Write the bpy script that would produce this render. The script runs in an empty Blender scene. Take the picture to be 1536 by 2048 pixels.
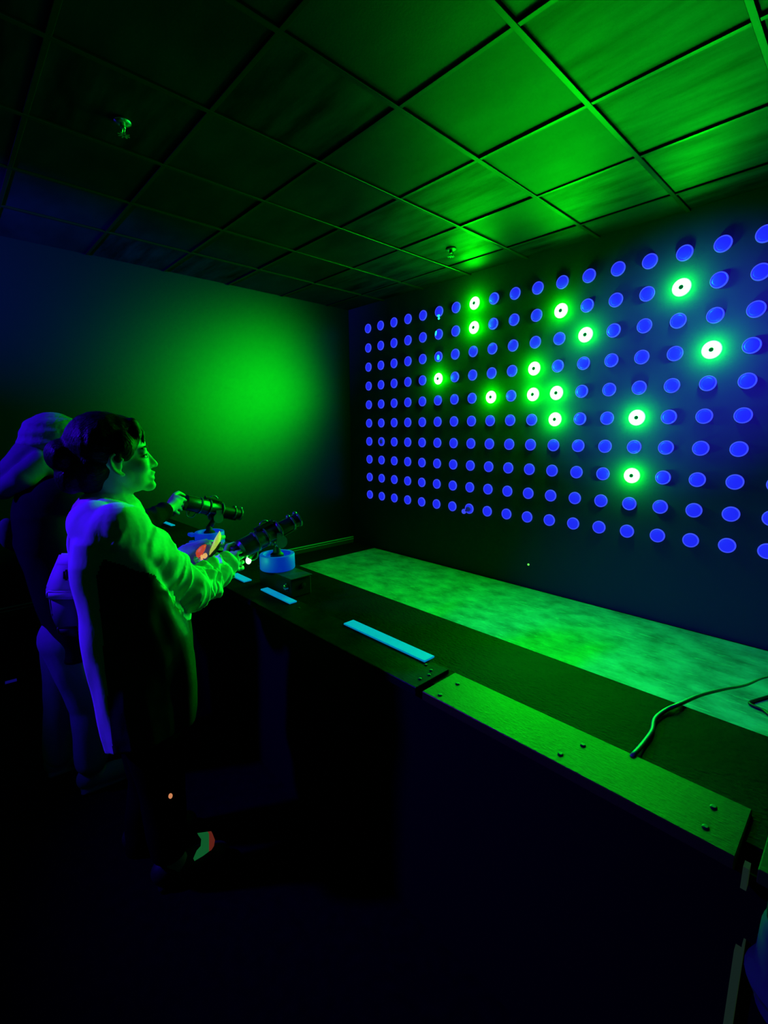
import bpy, bmesh, math, random
import numpy as np
from mathutils import Vector, Matrix, noise
random.seed(7)
SC = bpy.context.scene
COL = SC.collection
PI = math.pi

# ------------------------------------------------------------------ camera
CAM = Vector((4.66, -3.86, 1.467))
ROWS = Matrix(((0.6868751, 0.72674764, -0.00636064),
               (-0.12162776, 0.12357436, 0.98485332),
               (0.71652584, -0.6756976, 0.17327284)))      # camera right, up, back
FPX = 939.85                                               # focal length in px of a 1536x2048 frame
cd = bpy.data.cameras.new('camera'); cam = bpy.data.objects.new('camera', cd); COL.objects.link(cam)
cd.sensor_fit = 'VERTICAL'; cd.sensor_height = 24.0; cd.lens = FPX / 2048 * 24.0; cd.clip_start = 0.02
cam.matrix_world = Matrix.Translation(CAM) @ ROWS.transposed().to_4x4()
SC.camera = cam

# ------------------------------------------------------------------ world and exposure
w = bpy.data.worlds.new('world'); SC.world = w; w.use_nodes = True
w.node_tree.nodes['Background'].inputs[0].default_value = (0.0, 0.02, 0.1, 1)
w.node_tree.nodes['Background'].inputs[1].default_value = 0.004
vs = SC.view_settings
vs.view_transform = 'Standard'; vs.look = 'None'; vs.exposure = 0.0; vs.gamma = 1.0; vs.use_curve_mapping = False

# ------------------------------------------------------------------ blacklight lamps (their housings are built below)
UV = (0.04, 0.0, 1.0)
def look(o, target):
    o.rotation_euler = (Vector(target) - o.location).to_track_quat('-Z', 'Y').to_euler()
def spot(name, loc, target, watts, angle, blend, size=0.08, color=UV):
    l = bpy.data.lights.new(name, 'SPOT'); l.energy = watts; l.color = color
    l.spot_size = math.radians(angle); l.spot_blend = blend; l.shadow_soft_size = size
    o = bpy.data.objects.new(name, l); COL.objects.link(o); o.location = loc; look(o, target)
    return o
LAMP_A = Vector((1.95, -5.25, 2.45)); AIM_A = (2.95, -3.5, 1.25)       # flood behind the players
LAMP_B = Vector((5.6, -3.6, 2.6)); AIM_B = (3.6, 0.0, 1.9)          # flood aimed at the target wall
LAMP_C = Vector((1.5, -5.0, 2.2)); AIM_C = (0.5, -3.8, 2.65)           # small flood washing the far wall
uv_a = spot('blacklight_beam', LAMP_A, AIM_A, 520, 52, 0.9)
uv_b = spot('blacklight_beam', LAMP_B, AIM_B, 2200, 27, 1.0)
uv_c = spot('blacklight_beam', LAMP_C, AIM_C, 800, 64, 1.0)

# ------------------------------------------------------------------ helpers: pixels to points
def ray(u, v):
    return ROWS.transposed() @ Vector(((u - 768) / FPX, -(v - 1024) / FPX, -1.0))
def onx(u, v, x): d = ray(u, v); return CAM + d * ((x - CAM.x) / d.x)
def ony(u, v, y): d = ray(u, v); return CAM + d * ((y - CAM.y) / d.y)
def onz(u, v, z): d = ray(u, v); return CAM + d * ((z - CAM.z) / d.z)

# ------------------------------------------------------------------ helpers: materials
MATS = {}
def mat(name, color, rough=0.6, spec=0.5, emit=None, estr=0.0, var=0.0, vscale=8.0, vstretch=(1, 1, 1), bump=0.0, bscale=60.0,
        bstretch=(1, 1, 1), trans=0.0, metal=0.0, coat=0.0, detail=4.0, var2=None, gloss=None, grough=0.5):
    m = bpy.data.materials.new(name); m.use_nodes = True
    nt = m.node_tree; N = nt.nodes; L = nt.links
    b = N['Principled BSDF']
    b.inputs['Base Color'].default_value = (*color, 1); b.inputs['Roughness'].default_value = rough
    b.inputs['Specular IOR Level'].default_value = spec; b.inputs['Metallic'].default_value = metal
    b.inputs['Transmission Weight'].default_value = trans
    b.inputs['Coat Weight'].default_value = coat
    if emit:
        b.inputs['Emission Color'].default_value = (*emit, 1); b.inputs['Emission Strength'].default_value = estr
    if var or bump:
        tc = N.new('ShaderNodeTexCoord')
    if var:
        mp = N.new('ShaderNodeMapping'); mp.inputs['Scale'].default_value = vstretch
        L.new(tc.outputs['Object'], mp.inputs['Vector'])
        nz = N.new('ShaderNodeTexNoise'); nz.inputs['Scale'].default_value = vscale; nz.inputs['Detail'].default_value = detail
        nz.inputs['Roughness'].default_value = 0.6
        L.new(mp.outputs['Vector'], nz.inputs['Vector'])
        cr = N.new('ShaderNodeValToRGB')
        lo = var2 if var2 else tuple(c * (1 - var) for c in color)
        cr.color_ramp.elements[0].position = 0.32; cr.color_ramp.elements[0].color = (*lo, 1)
        cr.color_ramp.elements[1].position = 0.68; cr.color_ramp.elements[1].color = (*tuple(min(1, c * (1 + var)) for c in color), 1)
        L.new(nz.outputs['Fac'], cr.inputs['Fac']); L.new(cr.outputs['Color'], b.inputs['Base Color'])
    if bump:
        mp2 = N.new('ShaderNodeMapping'); mp2.inputs['Scale'].default_value = bstretch
        L.new(tc.outputs['Object'], mp2.inputs['Vector'])
        nb = N.new('ShaderNodeTexNoise'); nb.inputs['Scale'].default_value = bscale; nb.inputs['Detail'].default_value = 5
        L.new(mp2.outputs['Vector'], nb.inputs['Vector'])
        bp = N.new('ShaderNodeBump'); bp.inputs['Strength'].default_value = bump; bp.inputs['Distance'].default_value = 0.01
        L.new(nb.outputs['Fac'], bp.inputs['Height']); L.new(bp.outputs['Normal'], b.inputs['Normal'])
    if gloss:                                   # satin paint: a broad sheen over the dark pigment
        g = N.new('ShaderNodeBsdfAnisotropic'); g.distribution = 'BECKMANN'; g.inputs['Color'].default_value = (*gloss, 1); g.inputs['Roughness'].default_value = grough
        a = N.new('ShaderNodeAddShader'); L.new(b.outputs[0], a.inputs[0]); L.new(g.outputs[0], a.inputs[1])
        L.new(a.outputs[0], N['Material Output'].inputs['Surface'])
        if bump: L.new(bp.outputs['Normal'], g.inputs['Normal'])
        if var:
            mx = N.new('ShaderNodeMix'); mx.data_type = 'RGBA'
            mx.inputs[6].default_value = (*tuple(c * (1 - var) for c in gloss), 1); mx.inputs[7].default_value = (*tuple(c * (1 + var) for c in gloss), 1)
            L.new(nz.outputs['Fac'], mx.inputs[0]); L.new(mx.outputs[2], g.inputs['Color'])
    MATS[name] = m
    return m

mat('wall_dark', (0.045, 0.045, 0.07), 0.6, 0.0, gloss=(0.01, 0.01, 0.01), grough=0.5)
mat('wall_far', (0.004, 0.004, 0.012), 0.6, 0.0, gloss=(0.039, 0.039, 0.045), grough=0.40, bump=0.015, bscale=40)
mat('wall_black', (0.02, 0.02, 0.025), 0.8, 0.2)
mat('floor_black', (0.0025, 0.0025, 0.003), 0.9, 0.05, var=0.4, vscale=30)
mat('sheet', (0.19, 0.19, 0.26), 0.5, 0.1, var=0.5, vscale=5.0, vstretch=(1, 1.4, 1), bump=0.3, bscale=26, bstretch=(1, 3, 1), detail=10, gloss=(0.02, 0.02, 0.02), grough=0.45)
mat('tile', (0.0045, 0.0045, 0.016), 0.6, 0.0, var=0.3, vscale=2.2, vstretch=(1.0, 2.2, 1), bump=0.08, bscale=120, detail=3, gloss=(0.016, 0.016, 0.016), grough=0.52)
mat('tile_stained', (0.004, 0.004, 0.014), 0.6, 0.0, var=0.8, vscale=2.4, vstretch=(0.7, 3.5, 1), bump=0.08, bscale=120, detail=5, gloss=(0.016, 0.016, 0.016), grough=0.52)
mat('grid_bar', (0.006, 0.006, 0.006), 0.4, 0.0, gloss=(0.022, 0.022, 0.022), grough=0.40)
mat('counter_black', (0.003, 0.003, 0.004), 0.6, 0.1)
mat('board', (0.008, 0.008, 0.003), 0.42, 0.0, var=0.5, vscale=2.0, bump=0.3, bscale=70, bstretch=(1, 2.5, 1), gloss=(0.0055, 0.0055, 0.0025), grough=0.42)
mat('plank_dark', (0.008, 0.008, 0.008), 0.4, 0.0, var=0.5, vscale=9, bump=0.12, bscale=60, bstretch=(1, 4, 1), gloss=(0.010, 0.010, 0.008), grough=0.4)
mat('plank_light', (0.055, 0.055, 0.012), 0.45, 0.0, var=0.18, vscale=6, bump=0.12, bscale=90, bstretch=(1, 3, 1), gloss=(0.035, 0.035, 0.01), grough=0.36)
mat('screw', (0.03, 0.03, 0.03), 0.4, 0.6, metal=0.6)
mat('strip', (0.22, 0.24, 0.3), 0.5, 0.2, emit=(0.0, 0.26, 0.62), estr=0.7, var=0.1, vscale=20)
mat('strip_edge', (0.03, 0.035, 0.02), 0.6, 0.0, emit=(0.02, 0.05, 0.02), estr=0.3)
mat('baseboard', (0.02, 0.02, 0.022), 0.35, 0.5)
mat('baseboard_top', (0.35, 0.35, 0.35), 0.3, 0.6)
mat('cable_grey', (0.1, 0.12, 0.1), 0.4, 0.5)
mat('cable_black', (0.012, 0.012, 0.012), 0.45, 0.4)
# fluorescent plastic under blacklight gives off its own blue light
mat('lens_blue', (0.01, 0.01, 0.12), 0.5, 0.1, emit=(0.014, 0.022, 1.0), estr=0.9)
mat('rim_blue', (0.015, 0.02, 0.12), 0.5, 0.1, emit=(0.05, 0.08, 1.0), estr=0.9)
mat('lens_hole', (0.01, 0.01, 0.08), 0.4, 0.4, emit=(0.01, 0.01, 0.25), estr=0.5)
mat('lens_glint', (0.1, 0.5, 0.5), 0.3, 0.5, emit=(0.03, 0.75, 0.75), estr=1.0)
mat('lens_lit', (0.4, 0.6, 0.4), 0.35, 0.4, emit=(1.0, 1.9, 0.95), estr=1.3)
mat('rim_lit', (0.2, 0.5, 0.2), 0.35, 0.4, emit=(0.15, 1.6, 0.12), estr=1.6)
mat('hub_lit', (0.0, 0.00015, 0.0), 0.6, 0.0, emit=(0.0, 0.10, 0.035), estr=0.8)
mat('led_green', (0.1, 0.4, 0.1), 0.3, 0.4, emit=(0.6, 2.2, 0.8), estr=3.0)
mat('led_dot', (0.1, 0.4, 0.1), 0.3, 0.4, emit=(0.15, 1.3, 0.1), estr=1.2)
nt = MATS['sheet'].node_tree; N_ = nt.nodes; b_ = N_['Principled BSDF']
tc_ = N_.new('ShaderNodeTexCoord'); mp_ = N_.new('ShaderNodeMapping'); mp_.inputs['Scale'].default_value = (3, 22, 1); mp_.inputs['Rotation'].default_value = (0, 0, 0.5)
nz_ = N_.new('ShaderNodeTexNoise'); nz_.inputs['Scale'].default_value = 2.2; nz_.inputs['Detail'].default_value = 6; nz_.inputs['Distortion'].default_value = 1.2
rp_ = N_.new('ShaderNodeValToRGB'); rp_.color_ramp.elements[0].position = 0.60; rp_.color_ramp.elements[0].color = (0, 0, 0, 1); rp_.color_ramp.elements[1].position = 0.68
mx_ = N_.new('ShaderNodeMix'); mx_.data_type = 'RGBA'; mx_.inputs[7].default_value = (0.3, 0.3, 0.32, 1)
src_ = b_.inputs['Base Color'].links[0].from_socket
nt.links.new(tc_.outputs['Object'], mp_.inputs['Vector']); nt.links.new(mp_.outputs['Vector'], nz_.inputs['Vector']); nt.links.new(nz_.outputs['Fac'], rp_.inputs['Fac'])
nt.links.new(rp_.outputs['Color'], mx_.inputs[0]); nt.links.new(src_, mx_.inputs[6]); nt.links.new(mx_.outputs[2], b_.inputs['Base Color'])
# people
mat('skin', (0.55, 0.42, 0.34), 0.5, 0.4, var=0.06, vscale=20)
mat('hair', (0.006, 0.0055, 0.006), 0.45, 0.2, bump=0.5, bscale=90, bstretch=(1, 6, 1))
mat('coat', (0.66, 0.66, 0.68), 0.75, 0.15, bump=0.5, bscale=9, bstretch=(1.6, 1.6, 0.8))
mat('coat_shaded', (0.035, 0.037, 0.037), 0.38, 0.35, bump=0.3, bscale=10)  # dark version of the coat: shade of its front and side put into colour
mat('trousers_black', (0.004, 0.004, 0.005), 0.9, 0.0)
mat('trousers_pale', (0.16, 0.16, 0.22), 0.85, 0.0, bump=0.2, bscale=18)
mat('jacket_dark', (0.008, 0.008, 0.01), 0.9, 0.0, bump=0.2, bscale=20)
mat('pale_cloth', (0.07, 0.07, 0.1), 0.8, 0.1, bump=0.2, bscale=18)
mat('beanie', (0.12, 0.12, 0.16), 0.85, 0.1, bump=0.4, bscale=60)
mat('shoe_black', (0.01, 0.01, 0.01), 0.6, 0.3)
mat('shoe_green', (0.08, 0.3, 0.12), 0.6, 0.3, emit=(0.004, 0.085, 0.02), estr=1.0)
mat('shoe_red', (0.4, 0.08, 0.04), 0.6, 0.3, emit=(0.105, 0.014, 0.008), estr=1.0)
mat('tag_orange', (0.8, 0.4, 0.2), 0.6, 0.3, emit=(0.6, 0.22, 0.09), estr=1.0)
mat('eye_white', (0.7, 0.7, 0.7), 0.3, 0.5)
mat('eye_dark', (0.01, 0.01, 0.01), 0.2, 0.6)
mat('paper_blue', (0.2, 0.2, 0.3), 0.7, 0.0, emit=(0.004, 0.0, 0.12), estr=0.8)
mat('bag_white', (0.6, 0.6, 0.62), 0.6, 0.35)
mat('bag_grey', (0.16, 0.16, 0.2), 0.65, 0.3)
# guns and small things
mat('gun_metal', (0.05, 0.055, 0.065), 0.30, 0.6, metal=0.8)
mat('gun_ring', (0.35, 0.36, 0.36), 0.22, 0.6, metal=0.8)
mat('gun_grip', (0.015, 0.015, 0.018), 0.5, 0.4)
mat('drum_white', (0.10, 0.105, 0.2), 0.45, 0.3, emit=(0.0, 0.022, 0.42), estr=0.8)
mat('box_dark', (0.012, 0.014, 0.012), 0.55, 0.2)
mat('pouch_purple', (0.16, 0.08, 0.35), 0.5, 0.4, emit=(0.012, 0.0, 0.08), estr=0.6, bump=0.3, bscale=30)
mat('pouch_red', (0.6, 0.08, 0.06), 0.4, 0.5, emit=(0.62, 0.035, 0.025), estr=0.75, var=0.2, vscale=40)
mat('pouch_orange', (0.8, 0.35, 0.15), 0.4, 0.5, emit=(0.9, 0.4, 0.14), estr=0.8)
mat('pouch_yellow', (0.6, 0.6, 0.15), 0.4, 0.5, emit=(0.42, 0.45, 0.06), estr=0.8)
mat('plastic_clear', (0.14, 0.15, 0.16), 0.25, 0.4, trans=0.35)
mat('sprinkler', (0.5, 0.5, 0.5), 0.25, 0.6, metal=0.9)
mat('sprinkler_dark', (0.015, 0.015, 0.015), 0.5, 0.4)
mat('lamp_housing', (0.02, 0.02, 0.02), 0.5, 0.4)
mat('lamp_glass', (0.05, 0.02, 0.2), 0.2, 0.5, emit=(0.1, 0.0, 1.0), estr=1.0)

# ------------------------------------------------------------------ helpers: geometry
def add_box(bm, c, s, rz=0.0, m=None, bevel=0.0):
    r = bmesh.ops.create_cube(bm, size=1.0)
    vs_ = r['verts']
    T = Matrix.Translation(c) @ Matrix.Rotation(rz, 4, 'Z') @ Matrix.Diagonal((*s, 1))
    if m: T = m @ T
    bmesh.ops.transform(bm, matrix=T, verts=vs_)
    if bevel:
        es = list({e for v in vs_ for e in v.link_edges})
        bmesh.ops.bevel(bm, geom=es, offset=bevel, segments=1, affect='EDGES', profile=0.5)
def frame_to(p, q):
    d = (Vector(q) - Vector(p))
    return Matrix.Translation(p) @ d.to_track_quat('Z', 'Y').to_matrix().to_4x4(), d.length
def add_lathe(bm, prof, T=Matrix.Identity(4), seg=24, close=True):
    rings = []
    for (r, z) in prof:
        if r < 1e-6:
            rings.append([bm.verts.new(T @ Vector((0, 0, z)))])
        else:
            rings.append([bm.verts.new(T @ Vector((r * math.cos(2 * PI * i / seg), r * math.sin(2 * PI * i / seg), z))) for i in range(seg)])
    for a, b in zip(rings, rings[1:]):
        for i in range(seg):
            j = (i + 1) % seg
            if len(a) == 1 and len(b) == 1: continue
            if len(a) == 1: bm.faces.new((a[0], b[j], b[i]))
            elif len(b) == 1: bm.faces.new((a[i], a[j], b[0]))
            else: bm.faces.new((a[i], a[j], b[j], b[i]))
    if close:
        if len(rings[0]) > 1: bm.faces.new(list(reversed(rings[0])))
        if len(rings[-1]) > 1: bm.faces.new(rings[-1])
def add_cyl(bm, p, q, r1, r2=None, seg=16):
    T, l = frame_to(p, q)
    add_lathe(bm, [(r1, 0), (r1 if r2 is None else r2, l)], T, seg)
def add_ell(bm, c, r, rot=None, seg=20, m=None):
    T = Matrix.Translation(c) @ (rot.to_4x4() if rot else Matrix.Identity(4)) @ Matrix.Diagonal((*r, 1))
    if m: T = m @ T
    n = max(8, seg // 2 + 2)
    add_lathe(bm, [(abs(math.sin(PI * k / n)) if 0 < k < n else 0.0, -math.cos(PI * k / n)) for k in range(n + 1)], T, seg)
def add_chain(bm, pts, rad, seg=14):
    """closed tapered limbs with a ball at each joint"""
    pts = [Vector(p) for p in pts]
    for i, p in enumerate(pts):
        add_ell(bm, p, (rad[i],) * 3, seg=seg)
        if i:
            add_cyl(bm, pts[i - 1], p, rad[i - 1], rad[i], seg)
def catmull(pts, n):
    P = [Vector(p) for p in pts]; P = [P[0] * 2 - P[1]] + P + [P[-1] * 2 - P[-2]]
    out = []
    for i in range(1, len(P) - 2):
        for k in range(n):
            t = k / n
            out.append(0.5 * ((2 * P[i]) + (P[i + 1] - P[i - 1]) * t + (2 * P[i - 1] - 5 * P[i] + 4 * P[i + 1] - P[i + 2]) * t * t
                              + (3 * P[i] - P[i - 1] - 3 * P[i + 1] + P[i + 2]) * t ** 3))
    out.append(P[-2]); return out
def add_tube(bm, pts, rad, seg=12, fn=None, cap=True):
    """tube along points; rad is a number or list; fn(i, angle) scales the radius"""
    pts = [Vector(p) for p in pts]; n = len(pts)
    if not hasattr(rad, '__len__'): rad = [rad] * n
    t0 = (pts[1] - pts[0]).normalized()
    up = Vector((0, 0, 1)) if abs(t0.z) < 0.9 else Vector((1, 0, 0))
    nrm = t0.cross(up).normalized(); rings = []
    for i, p in enumerate(pts):
        t = (pts[min(i + 1, n - 1)] - pts[max(i - 1, 0)]).normalized()
        nrm = (nrm - t * nrm.dot(t)).normalized(); bi = t.cross(nrm)
        ring = []
        for k in range(seg):
            a = 2 * PI * k / seg; r = rad[i] * (fn(i / (n - 1), a) if fn else 1)
            ring.append(bm.verts.new(p + nrm * (r * math.cos(a)) + bi * (r * math.sin(a))))
        rings.append(ring)
    for a, b in zip(rings, rings[1:]):
        for k in range(seg):
            bm.faces.new((a[k], a[(k + 1) % seg], b[(k + 1) % seg], b[k]))
    if cap:
        bm.faces.new(list(reversed(rings[0]))); bm.faces.new(rings[-1])
def loft(bm, rings, cap=True):
    R = [[bm.verts.new(p) for p in ring] for ring in rings]; n = len(R[0])
    for a, b in zip(R, R[1:]):
        for k in range(n): bm.faces.new((a[k], a[(k + 1) % n], b[(k + 1) % n], b[k]))
    if cap:
        bm.faces.new(list(reversed(R[0]))); bm.faces.new(R[-1])

def tag(o, label=None, cat=None, group=None, kind=None):
    if label: o['label'] = label
    if cat: o['category'] = cat
    if group: o['group'] = group
    if kind: o['kind'] = kind
    return o
def empty(name, loc=(0, 0, 0), rz=0.0):
    o = bpy.data.objects.new(name, None); COL.objects.link(o); o.location = loc; o.rotation_euler.z = rz
    o.empty_display_size = 0.05
    return o
def place(o, parent):
    if parent:
        bpy.context.view_layer.update()
        o.parent = parent
        o.matrix_parent_inverse = Matrix.Identity(4)
def obj(name, bm, m, parent=None, smooth=False, loc=None):
    """link a bmesh as one object; coordinates are in the parent's frame"""
    bmesh.ops.recalc_face_normals(bm, faces=bm.faces[:])
    me = bpy.data.meshes.new(name); bm.to_mesh(me); bm.free()
    me.materials.append(MATS[m])
    if smooth:
        me.polygons.foreach_set('use_smooth', [True] * len(me.polygons))
    o = bpy.data.objects.new(name, me); COL.objects.link(o)
    if parent: o.parent = parent
    if loc is not None: o.location = loc
    return o
def smooth_by_angle(o, deg=40):
    bm = bmesh.new(); bm.from_mesh(o.data)
    lim = math.radians(deg)
    for f in bm.faces: f.smooth = True
    for e in bm.edges:
        e.smooth = not (len(e.link_faces) == 2 and e.calc_face_angle(0) > lim)
    bm.to_mesh(o.data); bm.free(); return o
def fused(name, bm, m, parent, voxel=0.006, iters=3, disp=None):
    """merge overlapping closed shapes into one continuous skin"""
    o = obj(name, bm, m)
    rm = o.modifiers.new('r', 'REMESH'); rm.mode = 'VOXEL'; rm.voxel_size = voxel; rm.adaptivity = 0.0
    if iters:
        s = o.modifiers.new('s', 'SMOOTH'); s.factor = 0.5; s.iterations = iters
    dg = bpy.context.evaluated_depsgraph_get()
    me = bpy.data.meshes.new_from_object(o.evaluated_get(dg))
    o.modifiers.clear(); old = o.data; o.data = me; bpy.data.meshes.remove(old)
    me.name = name
    if not me.materials: me.materials.append(MATS[m])
    if disp:
        nv = len(me.vertices); co = np.empty(nv * 3, 'f'); no = np.empty(nv * 3, 'f')
        me.vertices.foreach_get('co', co); me.vertex_normals.foreach_get('vector', no)
        co = co.reshape(-1, 3); no = no.reshape(-1, 3)
        co += no * np.array([disp(Vector(c)) for c in co.tolist()], 'f')[:, None]
        me.vertices.foreach_set('co', co.ravel()); me.update()
    me.polygons.foreach_set('use_smooth', [True] * len(me.polygons))
    o.parent = parent
    return o

# ------------------------------------------------------------------ the room
XF, XR, YB, H = -0.04, 8.6, -6.4, 2.894        # far wall, right wall, back wall, ceiling height
def slab(name, c, s, m):
    bm = bmesh.new(); add_box(bm, c, s)
    return tag(obj(name, bm, m), kind='structure')
slab('floor', ((XF + XR) / 2, YB / 2, -0.05), (XR - XF + 0.4, -YB + 0.4, 0.1), 'floor_black')
slab('wall_target', ((XF + XR) / 2, 0.06, 1.55), (XR - XF + 0.4, 0.12, 3.1), 'wall_dark')
slab('wall_far', (XF - 0.06, YB / 2, 1.55), (0.12, -YB, 3.1), 'wall_far')
slab('wall_back', ((XF + XR) / 2, YB - 0.06, 1.55), (XR - XF + 0.4, 0.12, 3.1), 'wall_black')
slab('wall_right', (XR + 0.06, YB / 2, 1.55), (0.12, -YB, 3.1), 'wall_black')
bb = bmesh.new(); add_box(bb, (XF + 0.008, YB / 2, 0.036), (0.016, -YB, 0.072))
bbo = tag(obj('baseboard_far', bb, 'baseboard'), kind='structure')
bb = bmesh.new(); add_box(bb, (XF + 0.009, YB / 2, 0.075), (0.018, -YB, 0.006)); obj('top_bead', bb, 'baseboard_top', bbo)
bb = bmesh.new(); add_box(bb, (XF + 0.011, YB / 2, 0.05), (0.022, -YB, 0.004)); obj('lower_bead', bb, 'baseboard_top', bbo)

# suspended ceiling: slab, each tile and each bar
ceil = slab('ceiling', ((XF + XR) / 2, YB / 2, H + 0.12), (XR - XF + 0.4, -YB + 0.4, 0.12), 'wall_black')
TX, TY = 0.5963, 0.61
xs = sorted([XF] + [3.562 - TX * b for b in range(-9, 7) if XF + 0.05 < 3.562 - TX * b < XR - 0.05] + [XR])
ys = sorted([0.0] + [-0.3275 - TY * a for a in range(0, 12) if YB + 0.05 < -0.3275 - TY * a < -0.05] + [YB])
tile_cache = {}
for i in range(len(xs) - 1):
    for j in range(len(ys) - 1):
        sx, sy = xs[i + 1] - xs[i] - 0.012, ys[j + 1] - ys[j] - 0.012
        stained = random.random() < 0.35 or (xs[i] > 3.5 and ys[j] > -1.7)
        key = (round(sx, 3), round(sy, 3), stained)
        if key not in tile_cache:
            bm = bmesh.new(); add_box(bm, (0, 0, 0.009), (sx, sy, 0.018), bevel=0.003)
            o = obj('ceiling_tile', bm, 'tile_stained' if stained else 'tile', ceil); tile_cache[key] = o.data
        else:
            o = bpy.data.objects.new('ceiling_tile', tile_cache[key]); COL.objects.link(o); o.parent = ceil
        o.location = ((xs[i] + xs[i + 1]) / 2, (ys[j] + ys[j + 1]) / 2, H + 0.003 + random.uniform(0, 0.004))
        o.rotation_euler = (random.uniform(-0.004, 0.004), random.uniform(-0.004, 0.004), 0)
# tile textures run on across the room instead of repeating in each tile
for nm in ('tile', 'tile_stained'):
    nt = MATS[nm].node_tree
    geo = nt.nodes.new('ShaderNodeNewGeometry')
    for n in [n for n in nt.nodes if n.type == 'MAPPING']:
        nt.links.new(geo.outputs['Position'], n.inputs['Vector'])
for x in xs[1:-1]:
    bm = bmesh.new(); add_box(bm, (x, YB / 2, H - 0.001), (0.026, -YB, 0.012), bevel=0.002)
    obj('grid_bar', bm, 'grid_bar', ceil)
for y in ys[1:-1]:
    for k in range(len(xs) - 1):
        bm = bmesh.new(); add_box(bm, ((xs[k] + xs[k + 1]) / 2, y, H + 0.0005), (xs[k + 1] - xs[k] - 0.022, 0.024, 0.011), bevel=0.002)
        obj('cross_bar', bm, 'grid_bar', ceil)

# ------------------------------------------------------------------ sheet on the gallery floor
bm = bmesh.new()
add_box(bm, ((0.42 + 8.5) / 2, -0.82, 0.003), (8.08, 1.58, 0.006))
tag(obj('floor_sheet', bm, 'sheet'), 'pale scuffed vinyl sheet covering the floor between counter and target wall', 'floor sheet')

# ------------------------------------------------------------------ the wall of round targets
GX0, GDX, GZ0, GDZ, NC, NR = 0.318, 0.2163, 2.633, 0.2183, 19, 10
LIT = {(7, 0), (7, 1), (5, 3), (8, 4), (11, 1), (12, 2), (10, 3), (10, 4), (11, 4), (11, 5), (15, 1), (16, 3), (14, 5), (14, 7)}
ORD = ['first', 'second', 'third', 'fourth', 'fifth', 'sixth', 'seventh', 'eighth', 'ninth', 'tenth', 'eleventh', 'twelfth', 'thirteenth',
       'fourteenth', 'fifteenth', 'sixteenth', 'seventeenth', 'eighteenth', 'nineteenth']
TT = Matrix.Rotation(PI / 2, 4, 'X')            # lathe axis z -> -y (out of the wall)
def mesh_of(prof, m, seg=28):
    bm = bmesh.new(); add_lathe(bm, prof, TT, seg); bmesh.ops.recalc_face_normals(bm, faces=bm.faces[:])
    me = bpy.data.meshes.new('target_part'); bm.to_mesh(me); bm.free(); me.materials.append(MATS[m])
    me.polygons.foreach_set('use_smooth', [True] * len(me.polygons)); return me
ME_LENS = mesh_of([(0.0435, 0.0), (0.0435, 0.009), (0.03, 0.0125), (0.0, 0.014)], 'lens_blue')
ME_RIM = mesh_of([(0.0435, 0.0), (0.0515, 0.0), (0.0515, 0.008), (0.049, 0.011), (0.0435, 0.0105), (0.0435, 0.0)], 'rim_blue')
ME_LENS_LIT = mesh_of([(0.013, 0.0), (0.056, 0.0), (0.056, 0.003), (0.05, 0.006), (0.02, 0.013), (0.013, 0.012), (0.013, 0.0)], 'lens_lit')
ME_RIM_LIT = mesh_of([(0.056, 0.0), (0.0605, 0.0), (0.0605, 0.001), (0.058, 0.0028), (0.056, 0.003), (0.056, 0.0)], 'rim_lit')
ME_HUB = mesh_of([(0.0148, 0.0), (0.0148, 0.013), (0.0, 0.0145)], 'hub_lit')
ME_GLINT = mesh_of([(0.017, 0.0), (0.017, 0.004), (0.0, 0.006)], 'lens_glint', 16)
ME_HOLE = mesh_of([(0.03, 0.0), (0.03, 0.0055), (0.0, 0.006)], 'lens_hole', 18)
def part(name, me, parent, loc=(0, 0, 0), sc=(1, 1, 1)):
    o = bpy.data.objects.new(name, me); COL.objects.link(o); o.parent = parent; o.location = loc; o.scale = sc; return o
def green_light(kind, parent, loc, watts, size):
    l = bpy.data.lights.new('target_glow', kind); l.energy = watts; l.color = (0.0, 1.0, 0.0)
    if kind == 'AREA':
        l.shape = 'DISK'; l.size = size
    else:
        l.shadow_soft_size = size
    o = bpy.data.objects.new('target_glow', l); COL.objects.link(o); o.parent = parent; o.location = loc
    if kind == 'AREA': o.rotation_euler = (-PI / 2, 0, 0)       # shines along -y
    return o
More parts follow.
